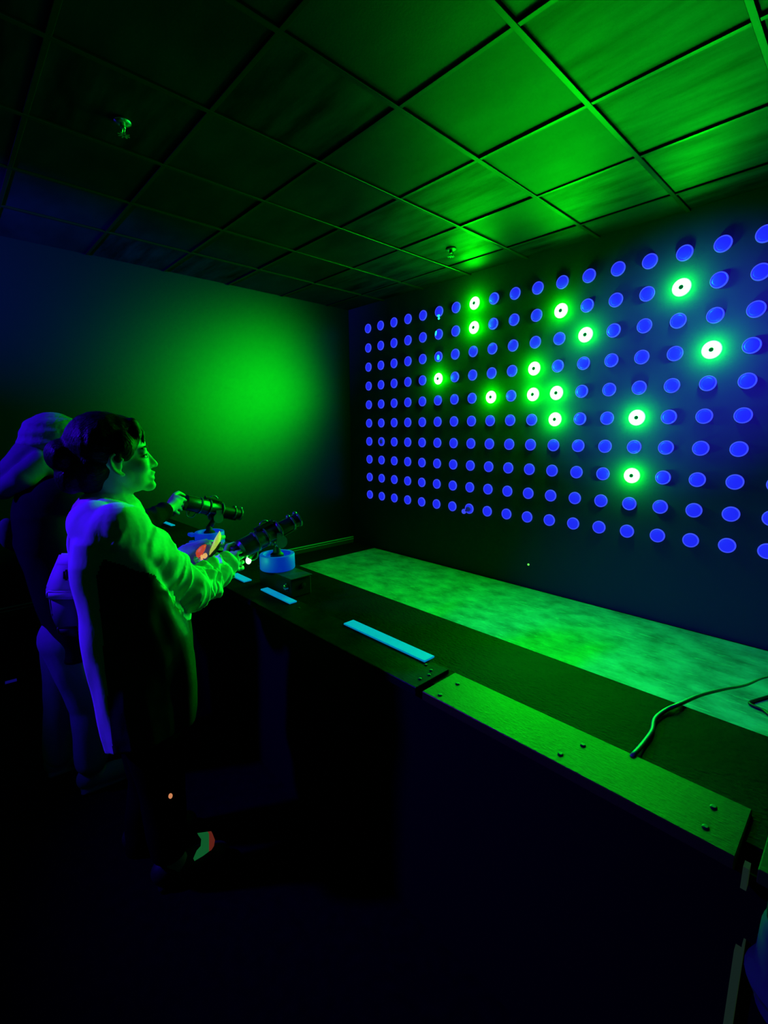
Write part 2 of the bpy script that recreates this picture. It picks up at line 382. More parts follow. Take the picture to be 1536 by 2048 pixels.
for c in range(NC):
    for r in range(NR):
        t = empty('round_target', (GX0 + GDX * c, 0.0, GZ0 - GDZ * r))
        where = 'in the %s row below the ceiling, %s from the far corner' % (ORD[r], ORD[c])
        if (c, r) in LIT:
            part('lens', ME_LENS_LIT, t); part('rim', ME_RIM_LIT, t); part('hub', ME_HUB, t)
            green_light('AREA', t, (0, -0.024, 0), 17.0, 0.10)
            green_light('POINT', t, (0, -0.052, 0), 12.0, 0.02)
            tag(t, 'glowing green ring target ' + where, 'target', 'round targets on the wall')
            continue
        part('lens', ME_LENS, t); part('rim', ME_RIM, t)
        lab = 'unlit blue round target ' + where
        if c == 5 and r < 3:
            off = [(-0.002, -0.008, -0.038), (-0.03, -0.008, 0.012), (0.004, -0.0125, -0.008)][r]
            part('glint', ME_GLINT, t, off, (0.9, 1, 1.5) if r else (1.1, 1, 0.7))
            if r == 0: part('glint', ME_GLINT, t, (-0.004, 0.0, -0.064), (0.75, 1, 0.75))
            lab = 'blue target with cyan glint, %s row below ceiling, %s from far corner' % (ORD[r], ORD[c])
        if (c, r) == (7, 9):
            part('broken_hole', ME_HOLE, t, (-0.006, -0.0095, -0.004), (1.0, 1, 0.8)); part('broken_hole', ME_HOLE, t, (-0.03, -0.008, -0.022), (0.5, 1, 0.4))
            part('shard', ME_GLINT, t, (-0.066, 0, -0.036), (0.5, 1, 0.5)).data = ME_RIM
            lab = 'broken blue target ' + where
        if (c, r) == (1, 6):
            part('broken_hole', ME_HOLE, t, (0.004, -0.0095, 0.0), (0.75, 1, 0.85))
            lab = 'cracked blue target ' + where
        tag(t, lab, 'target', 'round targets on the wall')
p = ony(1057, 1129, 0)
bm = bmesh.new(); add_lathe(bm, [(0.009, 0), (0.009, 0.004), (0.0, 0.008)], TT, 14)
tag(obj('indicator_light', bm, 'led_dot', loc=(p.x, 0, p.z), smooth=True), 'tiny green indicator light low on the dark wall below the targets', 'light')

# ------------------------------------------------------------------ counter
CH = 0.767; YF, YP, YR = -2.993, -2.850, -2.549
counter = empty('counter', (2.3, -2.77, 0))
tag(counter, 'long black counter with plank edge in front of the target gallery', 'counter')
def cpart(name, c, s, m, bevel=0.0, parent=counter):
    bm = bmesh.new(); o = counter.location
    add_box(bm, (c[0] - o.x, c[1] - o.y, c[2]), s, bevel=bevel)
    return obj(name, bm, m, parent)
X0, X1 = XF + 0.0, 6.6
cpart('top_board', ((X0 + X1) / 2, (YP + YR) / 2 - 0.04, CH - 0.014), (X1 - X0, YR - YP + 0.08, 0.022), 'board')
cpart('front_panel', ((X0 + X1) / 2, YF + 0.03, (CH - 0.025) / 2), (X1 - X0, 0.02, CH - 0.025), 'counter_black')
cpart('rear_panel', ((X0 + X1) / 2, YR - 0.04, (CH - 0.025) / 2), (X1 - X0, 0.02, CH - 0.025), 'counter_black')
planks = []
for (a, b, m, lab) in ((X0, 1.92, 'plank_dark', 0), (1.93, 3.862, 'plank_dark', 0), (3.884, 4.573, 'plank_light', 'pale plank'), (4.602, X1, 'plank_light', 'pale plank')):
    o = cpart('edge_plank', ((a + b) / 2, (YF + YP) / 2, CH - 0.006), (b - a, YP - YF, 0.026), m, 0.002)
    if lab: o['label'] = lab
    planks.append(o)
def screw(u, v, parent, r=0.006):
    q = onz(u, v, CH + 0.007) - counter.location
    bm = bmesh.new(); add_lathe(bm, [(r, 0), (r, 0.0015), (r * 0.6, 0.003), (0, 0.003)], Matrix.Translation(q), 12)
    obj('screw', bm, 'screw', parent)
for u, v in ((915, 1368), (880, 1390), (1166, 1491), (1121, 1509), (1427, 1615), (1411, 1655)): screw(u, v, planks[2])
for u, v in ((852, 1330), (862, 1341), (840, 1358), (858, 1350), (598, 1216)): screw(u, v, planks[1], 0.005)
def seam(name, u, v0, v1, wd):
    a = ony(u, v0, YF + 0.018); b = ony(u, v1, YF + 0.018)
    return cpart(name, (a.x, YF + 0.018, (a.z + b.z) / 2), (wd, 0.006, abs(a.z - b.z)), 'strip_edge')
zt, zm = ony(1502, 1700, YF).z, ony(1500, 1785, YF).z
cpart('seam_strip', (4.588, YF + 0.006, (CH + zm) / 2), (0.008, 0.016, CH - zm), 'strip_edge')
cpart('seam_strip', (4.592, YF + 0.012, 0.30), (0.009, 0.014, 0.60), 'strip_edge')
cpart('seam_strip', (4.598, YF + 0.012, 0.31), (0.003, 0.014, 0.62), 'strip_edge')

# pale strips lying on the counter
def strip(x0, x1, y0, wd, label, z=CH + 0.007):
    bm = bmesh.new(); add_box(bm, (0, 0, 0.003), (x1 - x0, wd, 0.006), bevel=0.001)
    tag(obj('marker_strip', bm, 'strip', loc=((x0 + x1) / 2, y0, z)), label, 'strip', 'pale strips along the counter')
strip(3.395, 3.785, -2.848, 0.046, 'pale cyan strip lying near the joint between dark and light planks')
strip(2.85, 3.085, -2.884, 0.035, 'pale strip lying below the box of the mounted gun held by the person in white')
strip(2.52, 2.70, -2.884, 0.04, 'short pale strip between the two mounted guns')
q = onz(331, 1045, CH + 0.01)
strip(q.x - 0.16, q.x + 0.16, q.y, 0.03, 'pale strip lying on the counter beyond the farther mounted gun')

# ------------------------------------------------------------------ cables
def cable(name, pts, r, m, label):
    bm = bmesh.new(); add_tube(bm, catmull(pts, 8), r, 8)
    tag(obj(name, bm, m, smooth=True), label, 'cable')
zc = CH + 0.004
cable('power_cable', [onz(1258, 1518, CH - 0.006), onz(1268, 1508, CH + 0.009), onz(1288, 1485, zc), onz(1304, 1462, zc), onz(1310, 1438, zc), onz(1332, 1420, zc), onz(1362, 1407, zc + 0.002),
                      onz(1402, 1390, CH - 0.03), onz(1450, 1378, CH - 0.14), onz(1492, 1370, CH - 0.30), onz(1536, 1354, 0.22), onz(1600, 1352, 0.03), onz(1720, 1362, 0.014)],
      0.0052, 'cable_grey', 'thin grey cable running over the counter and off its rear edge')
cable('black_cable', [onz(1640, 1368, 0.015), onz(1570, 1384, 0.015), onz(1512, 1400, 0.015), onz(1499, 1406, 0.015), onz(1510, 1413, 0.015), onz(1526, 1420, 0.015), onz(1545, 1435, 0.015), onz(1600, 1475, 0.015)],
      0.0075, 'cable_black', 'black cable loop lying on the pale floor sheet')

# ------------------------------------------------------------------ mounted guns
def mounted_gun(dc, muzzle, rear, label, boxlab, drumtab=False, k=1.35):
    """dc: drum centre (x, y) ; muzzle and rear: ends of the gun's axis"""
    zb = 0.85
    bx = empty('pedestal_box', (dc[0] + 0.045, -2.794, CH - 0.003))
    tag(bx, boxlab, 'box', 'gun pedestals')
    bm = bmesh.new(); add_box(bm, (0, 0, (zb - CH) / 2 - 0.002), (0.27, 0.10, zb - CH - 0.004), bevel=0.003); obj('body', bm, 'box_dark', bx)
    bm = bmesh.new(); add_box(bm, (0, 0, zb - CH), (0.285, 0.11, 0.006), bevel=0.001); obj('lid', bm, 'box_dark', bx)
    for kx in (0.10,):
        bm = bmesh.new(); add_lathe(bm, [(0.017, 0), (0.017, 0.004), (0.012, 0.006), (0.012, 0.013), (0, 0.015)], Matrix.Translation((kx, -0.05, 0.042)) @ TT, 16)
        obj('knob', bm, 'gun_ring', bx, True)
    bm = bmesh.new(); add_lathe(bm, [(0.012, 0), (0.012, 0.004), (0, 0.005)], Matrix.Translation((0.135, 0.01, 0.045)) @ Matrix.Rotation(PI / 2, 4, 'Y'), 16)
    obj('socket', bm, 'gun_grip', bx)
    g = empty('mounted_gun', (dc[0], dc[1], zb))
    tag(g, label, 'gun', 'mounted light guns')
    G = Vector(g.location); mz, rr = Vector(muzzle) - G, Vector(rear) - G
    ax = (mz - rr).normalized(); Ln = (mz - rr).length
    side = ax.cross(Vector((0, 0, 1))).normalized(); up = side.cross(ax)
    def A(s, u=0.0, k=0.0): return rr + ax * s + up * u + side * k
    def ringprof(a, b, r): return [(r, a), (r, b)]
    T = Matrix.Translation(rr) @ Matrix((side, up, ax)).transposed().to_4x4()     # local z along the gun
    # drum base: open collar with a slot
    R, hh = 0.078, 0.068
    bm = bmesh.new()
    add_lathe(bm, [(R - 0.003, 0), (R, 0.004), (R, hh - 0.003), (R - 0.002, hh), (R - 0.016, hh), (R - 0.018, hh - 0.004), (R - 0.018, 0.05), (0, 0.05)], Matrix.Identity(4), 40)
    d = smooth_by_angle(obj('drum', bm, 'drum_white', g))
    if drumtab:
        bm = bmesh.new(); add_box(bm, (-0.03, -R - 0.008, 0.058), (0.05, 0.03, 0.018), bevel=0.004); add_box(bm, (-0.03, -R - 0.004, 0.012), (0.05, 0.03, 0.02), bevel=0.004)
        obj('drum_tab', bm, 'drum_white', g)
    # post and yoke
    piv = A(Ln * 0.60, -0.045)
    bm = bmesh.new(); add_lathe(bm, [(0.03, 0.05), (0.03, 0.066), (0.018, 0.075), (0.015, 0.10)], Matrix.Identity(4), 18)
    obj('swivel', bm, 'gun_grip', g, False)
    bm = bmesh.new(); add_cyl(bm, (0, 0, 0.09), piv + Vector((0, 0, -0.005)), 0.014, 0.016); add_ell(bm, piv, (0.022, 0.022, 0.022)); obj('post', bm, 'gun_metal', g, True)
    for sgn in (-1, 1):
        bm = bmesh.new(); q0 = piv + side * (0.036 * sgn); 
        add_cyl(bm, q0 - side * 0.004, q0 + side * 0.004, 0.028, 0.028, 18)
        add_box(bm, q0 + up * 0.020, (0.007, 0.034, 0.05))
        smooth_by_angle(obj('yoke_arm', bm, 'gun_ring', g))
    # receiver and barrel
    TK = T @ Matrix.Diagonal((k, k, 1, 1))
    bm = bmesh.new(); add_lathe(bm, [(0.0, 0.02), (0.022, 0.022), (0.031, 0.035), (0.031, Ln * 0.42), (0.027, Ln * 0.44), (0.027, Ln * 0.62), (0.031, Ln * 0.635), (0.031, Ln * 0.66), (0.024, Ln * 0.68)], TK, 24)
    smooth_by_angle(obj('receiver', bm, 'gun_metal', g))
    bm = bmesh.new(); add_lathe(bm, [(0.023, Ln * 0.66), (0.022, Ln * 0.97), (0.016, Ln * 0.97), (0.016, Ln * 0.9), (0, Ln * 0.9)], TK, 24)
    smooth_by_angle(obj('barrel', bm, 'gun_metal', g))
    for s0, rr_ in ((0.86, 0.0255), (0.965, 0.026)):
        bm = bmesh.new(); add_lathe(bm, [(rr_ - 0.006, Ln * s0), (rr_, Ln * s0 + 0.002), (rr_, Ln * s0 + 0.009), (rr_ - 0.006, Ln * s0 + 0.011), (rr_ - 0.006, Ln * s0)], TK, 24)
        smooth_by_angle(obj('muzzle_ring' if s0 > 0.9 else 'barrel_ring', bm, 'gun_ring', g))
    for s0 in (0.30, 0.44, 0.64):
        bm = bmesh.new(); add_lathe(bm, [(0.028, Ln * s0), (0.0335, Ln * s0), (0.0335, Ln * s0 + 0.006), (0.028, Ln * s0 + 0.006), (0.028, Ln * s0)], TK, 24)
        smooth_by_angle(obj('band', bm, 'gun_ring', g))
    # sight with ring on top, tube under the barrel
    bm = bmesh.new(); add_cyl(bm, A(Ln * 0.36, 0.048), A(Ln * 0.62, 0.046), 0.011); obj('sight_tube', bm, 'gun_metal', g, False)
    bm = bmesh.new(); pts = [A(Ln * 0.50 + 0.020 * math.cos(a), 0.054 + 0.015 * math.sin(a)) for a in np.linspace(0, PI, 9)]
    add_tube(bm, pts, 0.004, 8); obj('sight_ring', bm, 'gun_ring', g, True)
    for s0 in (0.40, 0.60, 0.86, 0.97):
        bm = bmesh.new(); add_ell(bm, A(Ln * s0, 0.044 if s0 < 0.8 else 0.034), (0.011, 0.011, 0.009), seg=12); obj('knob', bm, 'gun_ring', g, True)
    bm = bmesh.new(); add_cyl(bm, A(Ln * 0.66, -0.036), A(Ln * 0.93, -0.034), 0.007); obj('under_tube', bm, 'gun_metal', g)
    # grip, trigger, guard and status light
    bm = bmesh.new(); add_tube(bm, catmull([A(0.014, 0.022), A(0.0, -0.012), A(-0.014, -0.05), A(-0.024, -0.08)], 5), 0.0165, 12, lambda s, a: 1 + 0.25 * abs(math.cos(a)))
    obj('grip', bm, 'gun_grip', g, True)
    bm = bmesh.new(); add_tube(bm, catmull([A(0.05, -0.038), A(0.06, -0.068), A(0.09, -0.068), A(0.105, -0.038)], 6), 0.0035, 8); obj('trigger_guard', bm, 'gun_ring', g, True)
    bm = bmesh.new(); add_tube(bm, [A(0.072, -0.035), A(0.066, -0.05), A(0.068, -0.06)], 0.003, 6); obj('trigger', bm, 'gun_grip', g)
    return g, A, Ln, G

G1X, G2X = 2.83, 2.15
g1, A1, L1n, O1 = mounted_gun((G1X, -2.80), onx(597, 1038, G1X), onx(468, 1106, G1X), 'dark mounted light gun tilted upward on a round white drum',
                              'dark pedestal box under the upward-tilted light gun')
g2, A2, L2n, O2 = mounted_gun((G2X, -2.82), onx(482, 1029, G2X), onx(358, 1002, G2X), 'dark mounted light gun tilted slightly downward on a drum with tabs',
                              'dark pedestal box under the downward-tilted light gun', True)
# status light on the underside of the near gun
bm = bmesh.new(); q = onx(497, 1121, G1X) - O1
add_ell(bm, q, (0.010, 0.012, 0.016), seg=14); obj('status_light', bm, 'led_green', g1, True)
bm = bmesh.new(); add_cyl(bm, q + Vector((0, 0, 0.01)), A1(0.09, -0.03), 0.012, 0.014); obj('light_stem', bm, 'gun_grip', g1, True)
gl = green_light('POINT', g1, q + Vector((0.02, 0, -0.01)), 0.25, 0.01)

# ------------------------------------------------------------------ people
class Body:
    def __init__(s, u, v):
        q = onz(u, v, 0.0); s.Q = Vector((q.x, q.y, 0))
        n = Vector((q.x - CAM.x, q.y - CAM.y, 0)).normalized(); s.n = n; s.r = Vector((-n.y, n.x, 0)) * -1
        if s.r.y < 0: s.r = -s.r
        s.B = Matrix((s.r, s.n, Vector((0, 0, 1)))).transposed()
        if s.B.determinant() < 0: raise RuntimeError('frame')
    def px(s, u, v, ly=0.0):
        """pixel -> local point on the upright plane ly metres to the figure's left"""
        d = ray(u, v); o = CAM - s.Q
        t = (ly - o.dot(s.n)) / d.dot(s.n); p = o + d * t
        return Vector((p.dot(s.r), ly, p.z))
    def loc(s, w):
        o = Vector(w) - s.Q; return Vector((o.dot(s.r), o.dot(s.n), o.z))
    def root(s, name='person'):
        o = empty(name, s.Q); o.rotation_euler.z = math.atan2(s.r.y, s.r.x); return o

def head_shapes(bm, T, ear=True):
    def E(c, r): add_ell(bm, c, r, m=T)
    E((-0.018, 0, 0.012), (0.093, 0.074, 0.09)); E((0.03, 0, 0.02), (0.056, 0.06, 0.06))
    E((0.042, 0, -0.045), (0.048, 0.055, 0.07)); E((0.036, 0, -0.085), (0.05, 0.046, 0.036))
    E((0.078, 0, -0.104), (0.022, 0.022, 0.018)); E((0.02, 0, -0.06), (0.05, 0.06, 0.05))
    for s in (-1, 1):
        E((0.058, 0.033 * s, -0.042), (0.028, 0.022, 0.026)); E((0.073, 0.026 * s, 0.006), (0.013, 0.024, 0.008))
        E((0.09, 0.011 * s, -0.046), (0.010, 0.008, 0.007)); E((0.074, 0.030 * s, -0.006), (0.008, 0.014, 0.004))
        if ear:
            pts = [T @ Vector((0.004 + 0.017 * math.cos(a) - 0.006 * math.sin(a), 0.077 * s + (0.006 if math.cos(a) < 0 else 0) * s, -0.032 + 0.030 * math.sin(a))) for a in np.linspace(0.3, 2 * PI - 1.0, 12)]
            add_tube(bm, pts, 0.0052, 8)
            E((0.0, 0.073 * s, -0.032), (0.016, 0.007, 0.025)); E((0.007, 0.076 * s, -0.060), (0.007, 0.006, 0.009))
    P = lambda *c: T @ Vector(c)
    add_chain(bm, [P(0.080, 0, -0.002), P(0.090, 0, -0.022), P(0.102, 0, -0.042)], [0.008, 0.009, 0.0105])
    E((0.089, 0, -0.0665), (0.013, 0.021, 0.0065)); E((0.087, 0, -0.083), (0.013, 0.018, 0.0065)); E((0.080, 0, -0.074), (0.012, 0.026, 0.014))
def grip_hand(bm, g0, gdir, back, wrist, r=0.020, right=True, span=0.075, fr=0.0085):
    """palm and five fingers closed round a bar through g0 along gdir; back = direction from the bar to the palm"""
    g0 = Vector(g0); gd = Vector(gdir).normalized(); bk = (Vector(back) - gd * Vector(back).dot(gd)).normalized(); sd = gd.cross(bk)
    if not right: sd = -sd
    pc = g0 + bk * (r + 0.016)
    rot = Matrix((sd, bk, gd)).transposed()
    add_ell(bm, pc, (0.032, 0.019, 0.045), rot); add_ell(bm, pc - sd * 0.018, (0.022, 0.017, 0.040), rot)
    add_chain(bm, [pc + bk * 0.004, (pc + Vector(wrist)) / 2, wrist], [0.028, 0.027, 0.026])
    for k, ln in enumerate((0.92, 1.0, 0.96, 0.84)):                      # index .. little
        off = gd * (span * (0.5 - k / 3)); R = r + fr
        pts = []
        for a in (0.55, 1.15, 1.9, 2.7, 3.5):
            aa = a * ln if a > 1.2 else a
            pts.append(g0 + off + bk * (R * math.cos(aa) * 1.12) + sd * (R * math.sin(aa) * 1.12))
        pts.insert(0, pc + off * 0.9 + sd * 0.018 - bk * 0.002)
        add_chain(bm, pts, [0.010, fr + 0.001, fr, fr, fr - 0.0008, fr - 0.002], 10)
    th = [pc + gd * 0.01 - sd * 0.026, pc + gd * 0.036 - sd * 0.032 - bk * 0.012, g0 + gd * 0.058 - sd * (r + 0.011), g0 + gd * 0.062 - sd * (r * 0.6) - bk * (r + 0.006), g0 + gd * 0.058 + sd * 0.004 - bk * (r + 0.012)]
    add_chain(bm, th, [0.014, 0.0115, 0.0105, 0.0095, 0.008], 10)
def wrinkle(k1, amp, ph=0.0):
    def f(s, a):
        u_ = 0.5 * k1 * s + 1.3 * math.sin(a + ph) + 0.8 * math.sin(2 * a + 5 * s)
        w_ = 0.8 * k1 * s - 1.1 * math.sin(a + ph + 1.0) + 2.0 * math.sin(3 * s + ph)
        return 1 + amp * ((1 - 2 * abs(math.sin(u_)) ** 0.8) * 0.8 + 0.5 * (1 - 2 * abs(math.sin(w_)))) * min(1, s * 4, (1 - s) * 8 + 0.3)
    return f

# ---- the player in white
P1 = Body(300, 1735)
person = P1.root()
tag(person, 'person in a white coat gripping the upward-tilted gun', 'person')
grip1 = P1.loc(O1 + A1(-0.006, -0.028)); gripdir = P1.loc(O1 + A1(0.012, 0.02)) - P1.loc(O1 + A1(-0.022, -0.075))
rear1 = P1.loc(O1 + A1(0.02))
HC = P1.px(228, 905)                                                     # head centre
T1 = Matrix.Translation(HC) @ Matrix.Rotation(math.radians(-2), 4, 'Y')
shR, shL = P1.px(236, 1056, -0.135), P1.px(236, 1056, 0.15)
elR = P1.px(372, 1180, -0.03)
wrR = grip1 + (elR - grip1).normalized() * 0.085
elL = P1.px(330, 1150, 0.26); wrL = P1.px(398, 1120, 0.30)
bm = bmesh.new()
head_shapes(bm, T1)
add_chain(bm, [T1 @ Vector((-0.01, 0, -0.05)), P1.px(228, 985), P1.px(214, 1020)], [0.055, 0.05, 0.056])
add_chain(bm, [P1.px(218, 1040), P1.px(222, 1120), P1.px(250, 1230), P1.px(280, 1350)], [0.10, 0.105, 0.10, 0.11])
for sh, el, wr in ((shR, elR, wrR), (shL, elL, wrL)):
    add_chain(bm, [sh, sh.lerp(el, 0.5), el], [0.046, 0.038, 0.031]); add_chain(bm, [el, el.lerp(wr, 0.5), wr], [0.031, 0.029, 0.026])
grip_hand(bm, grip1, gripdir, (elR - grip1), wrR, 0.019)
# left hand: half-open, holding the pouch
pc = P1.px(412, 1108, 0.315)
grip_hand(bm, pc + Vector((0.035, 0.0, 0.005)), Vector((0.25, 0.1, 1)), Vector((-1, -0.2, -0.1)), wrL, 0.014, right=False, span=0.07)
hips = [P1.px(288, 1372, -0.075), P1.px(288, 1372, 0.075)]
kneR, ankR = P1.px(322, 1555, -0.08), P1.px(338, 1695, -0.09)
kneL, ankL = P1.px(300, 1550, 0.10), P1.px(285, 1690, 0.11)
for h_, k_, a_ in ((hips[0], kneR, ankR), (hips[1], kneL, ankL)):
    add_chain(bm, [h_, k_, a_], [0.085, 0.055, 0.038])
    add_chain(bm, [a_, Vector((a_.x + 0.02, a_.y, 0.045)), Vector((a_.x + 0.12, a_.y, 0.03))], [0.036, 0.036, 0.025])
fused('body', bm, 'skin', person, 0.0042, 2)
for s in (-1, 1):
    bm = bmesh.new(); add_ell(bm, T1 @ Vector((0.0745, 0.029 * s, -0.016)), (0.0085, 0.012, 0.0065), seg=14); e = obj('eye', bm, 'eye_white', person, True)
    bm = bmesh.new(); add_ell(bm, T1 @ Vector((0.0815, 0.029 * s, -0.016)), (0.003, 0.005, 0.0055), seg=12); obj('iris', bm, 'eye_dark', e, True)
    bm = bmesh.new(); add_tube(bm, catmull([T1 @ Vector((0.086, 0.010 * s, 0.008)), T1 @ Vector((0.084, 0.028 * s, 0.013)), T1 @ Vector((0.070, 0.046 * s, 0.007))], 4), 0.0035, 6); obj('eyebrow', bm, 'hair', person, True)
    bm = bmesh.new(); add_tube(bm, catmull([T1 @ Vector((0.083, 0.017 * s, -0.0105)), T1 @ Vector((0.0825, 0.03 * s, -0.0095)), T1 @ Vector((0.073, 0.042 * s, -0.0135))], 4), 0.0022, 6); obj('eyelash', bm, 'hair', person, True)
# hair: cap over the skull, knot behind, fringe strands
bm = bmesh.new()
def HE(c, r): add_ell(bm, c, r, m=T1)
HE((-0.026, 0, 0.028), (0.098, 0.084, 0.092)); HE((0.008, 0, 0.062), (0.072, 0.066, 0.046)); HE((-0.055, 0, -0.03), (0.062, 0.074, 0.075)); HE((-0.06, 0, -0.075), (0.045, 0.055, 0.045))
HE((-0.125, 0, 0.0), (0.045, 0.048, 0.048)); HE((-0.115, 0, -0.06), (0.04, 0.04, 0.05))
for s in (-1, 1):
    HE((0.022, 0.066 * s, 0.02), (0.032, 0.017, 0.046)); HE((0.005, 0.074 * s, -0.002), (0.014, 0.01, 0.03))
    add_chain(bm, [T1 @ Vector((0.055, 0.03 * s, 0.082)), T1 @ Vector((0.064, 0.05 * s, 0.05)), T1 @ Vector((0.052, 0.06 * s, 0.01))], [0.016, 0.012, 0.006])
add_chain(bm, [T1 @ Vector((0.06, -0.005, 0.085)), T1 @ Vector((0.079, -0.022, 0.055)), T1 @ Vector((0.079, -0.036, 0.022))], [0.012, 0.007, 0.004])
fused('hair', bm, 'hair', person, 0.005, 2, lambda c: 0.0018 * noise.noise(Vector((c.x * 60, c.y * 60, c.z * 14))))
# coat: lofted body, wrinkled sleeves, collar
sec = [(1004, 196, 256, 0.062), (1014, 180, 268, 0.105), (1030, 164, 282, 0.165), (1060, 145, 300, 0.192), (1100, 138, 316, 0.195), (1150, 148, 332, 0.185), (1200, 158, 352, 0.182), (1250, 164, 378, 0.185),
       (1300, 172, 388, 0.19), (1350, 184, 392, 0.195), (1395, 196, 392, 0.20), (1420, 206, 388, 0.20)]
rings = []
NS = 44
for v, ub, uf, hw in sec:
    a, b = P1.px(ub, v), P1.px(uf, v); c = (a + b) / 2; dx = (b.x - a.x) / 2
    ring = []
    for k in range(NS):
        th = 2 * PI * k / NS; ct, st = math.cos(th), math.sin(th)
        x0 = dx * math.copysign(abs(ct) ** 0.5, ct); y0 = hw * math.copysign(abs(st) ** 0.5, st)
        tw = math.radians(-3)
        x = c.x + (x0 * math.cos(tw) - y0 * math.sin(tw)) ; y = x0 * math.sin(tw) + y0 * math.cos(tw)
        low = max(0, (v - 1150) / 270)
        f = 1 + 0.035 * low * math.sin(7 * th + 0.6) + 0.02 * low * math.sin(11 * th)
        z = c.z + (0.022 * low ** 3 * ct)
        ring.append(Vector((c.x + (x - c.x) * f, y * f, z)))
    rings.append(ring)
bm = bmesh.new(); loft(bm, list(reversed(rings)))
def sleeve(sh, el, wr, sgn, r0, r1, r2, amp=1.0):
    pa = catmull([sh + Vector((-0.02, -0.03 * sgn * 0 , 0.0)), sh.lerp(el, 0.33) , sh.lerp(el, 0.7) + Vector((0, 0, -0.004)), el], 9)
    add_tube(bm, pa, [r0 + (r1 - r0) * i / (len(pa) - 1) for i in range(len(pa))], 40, wrinkle(12, 0.16 * amp))
    add_ell(bm, sh + Vector((0, 0, -0.01)), (r0 * 1.1, r0 * 0.9, r0 * 1.0)); add_ell(bm, el, (r1 * 1.02,) * 3)
    pb = catmull([el, el.lerp(wr, 0.35) + Vector((0, 0, -0.012)), el.lerp(wr, 0.7) + Vector((0, 0, -0.008)), wr], 12)
    add_tube(bm, pb, [r1 + (r2 - r1) * i / (len(pb) - 1) for i in range(len(pb))], 48, wrinkle(27, 0.34 * amp, 0.7))
sleeve(shR, elR, wrR.lerp(elR, 0.06), 1, 0.078, 0.066, 0.047)
sleeve(shL, elL, wrL.lerp(elL, 0.1), -1, 0.078, 0.06, 0.045)
add_chain(bm, [P1.px(190, 1052, -0.09), P1.px(218, 1072, -0.125), P1.px(258, 1102, -0.12)], [0.07, 0.076, 0.066], 24)
ca = [P1.px(u, v, ly) for u, v, ly in ((196, 1003, 0.0), (205, 1006, -0.06), (232, 1012, -0.075), (258, 1022, -0.045), (266, 1028, 0.0), (258, 1022, 0.045), (232, 1012, 0.075), (205, 1006, 0.06), (196, 1003, 0.0))]
add_tube(bm, catmull(ca, 5), 0.016, 10)
def coat_disp(c):
    fold = 0.0
    for a_, b_, am, t0, t1 in ((elR, wrR, 0.013, -0.25, 0.0), (elL, wrL, 0.010, -0.1, 0.1), (shR, elR, 0.010, 0.30, 0.60)):
        ab = b_ - a_; t = (c - a_).dot(ab) / ab.length_squared; d_ = c - a_ - ab * t
        if t0 < t < 1.05 and d_.length < 0.115:
            win = min(1.0, (t - t0) / (t1 - t0)) * min(1.0, (0.115 - d_.length) / 0.025)
            rn = noise.noise(Vector((t * ab.length * 26 + d_.z * 9 + d_.y * 6, d_.z * 7 + 3.1, d_.y * 7)))
            fold = max(fold, win * am * (1 - min(1, abs(rn) * 3.2)) ** 1.5)
    lo = max(0.0, min(1.0, (1.15 - c.z) / 0.4))
    return fold + 0.008 * noise.noise(Vector((c.x * 9, c.y * 9, c.z * (4 - 2 * lo)))) + 0.004 * noise.noise(Vector((c.x * 22, c.y * 22, c.z * 9)))
coat = fused('coat', bm, 'coat', person, 0.0048, 3, coat_disp)
# painted shade: the coat's front and side faces, cut out in a darker material
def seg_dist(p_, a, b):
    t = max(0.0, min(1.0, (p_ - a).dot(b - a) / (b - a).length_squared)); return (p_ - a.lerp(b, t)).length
def edge_x(z, y):                             # where the coat's painted shade begins, in the figure's own frame
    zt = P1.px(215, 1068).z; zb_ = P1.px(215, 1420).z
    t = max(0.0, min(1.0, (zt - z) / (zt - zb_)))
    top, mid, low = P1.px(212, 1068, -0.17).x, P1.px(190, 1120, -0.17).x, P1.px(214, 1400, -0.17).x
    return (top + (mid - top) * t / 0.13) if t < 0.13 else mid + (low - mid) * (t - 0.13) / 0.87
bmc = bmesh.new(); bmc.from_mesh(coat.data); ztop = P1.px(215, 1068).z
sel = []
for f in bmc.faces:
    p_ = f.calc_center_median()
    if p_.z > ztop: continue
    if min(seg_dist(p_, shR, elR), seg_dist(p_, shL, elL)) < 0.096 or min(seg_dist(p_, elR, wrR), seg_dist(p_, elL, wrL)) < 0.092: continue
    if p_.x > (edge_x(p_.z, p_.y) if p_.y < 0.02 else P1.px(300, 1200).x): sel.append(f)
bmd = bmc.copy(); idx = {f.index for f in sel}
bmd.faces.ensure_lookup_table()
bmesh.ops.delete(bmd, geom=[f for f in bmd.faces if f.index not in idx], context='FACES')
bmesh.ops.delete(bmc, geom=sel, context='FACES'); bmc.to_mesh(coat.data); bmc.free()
shaded_front = obj('shaded_front', bmd, 'coat_shaded', person, True); shaded_front['label'] = 'front and side of the coat with shade painted in'
bm = bmesh.new()
for h_, k_, a_ in ((hips[0], kneR, ankR), (hips[1], kneL, ankL)):
    add_chain(bm, [h_, h_.lerp(k_, 0.5), k_, k_.lerp(a_, 0.5), a_ + Vector((0, 0, 0.01))], [0.098, 0.085, 0.071, 0.066, 0.058], 20)
fused('trousers', bm, 'trousers_black', person, 0.009, 2, lambda c: 0.004 * noise.noise(c * 14))
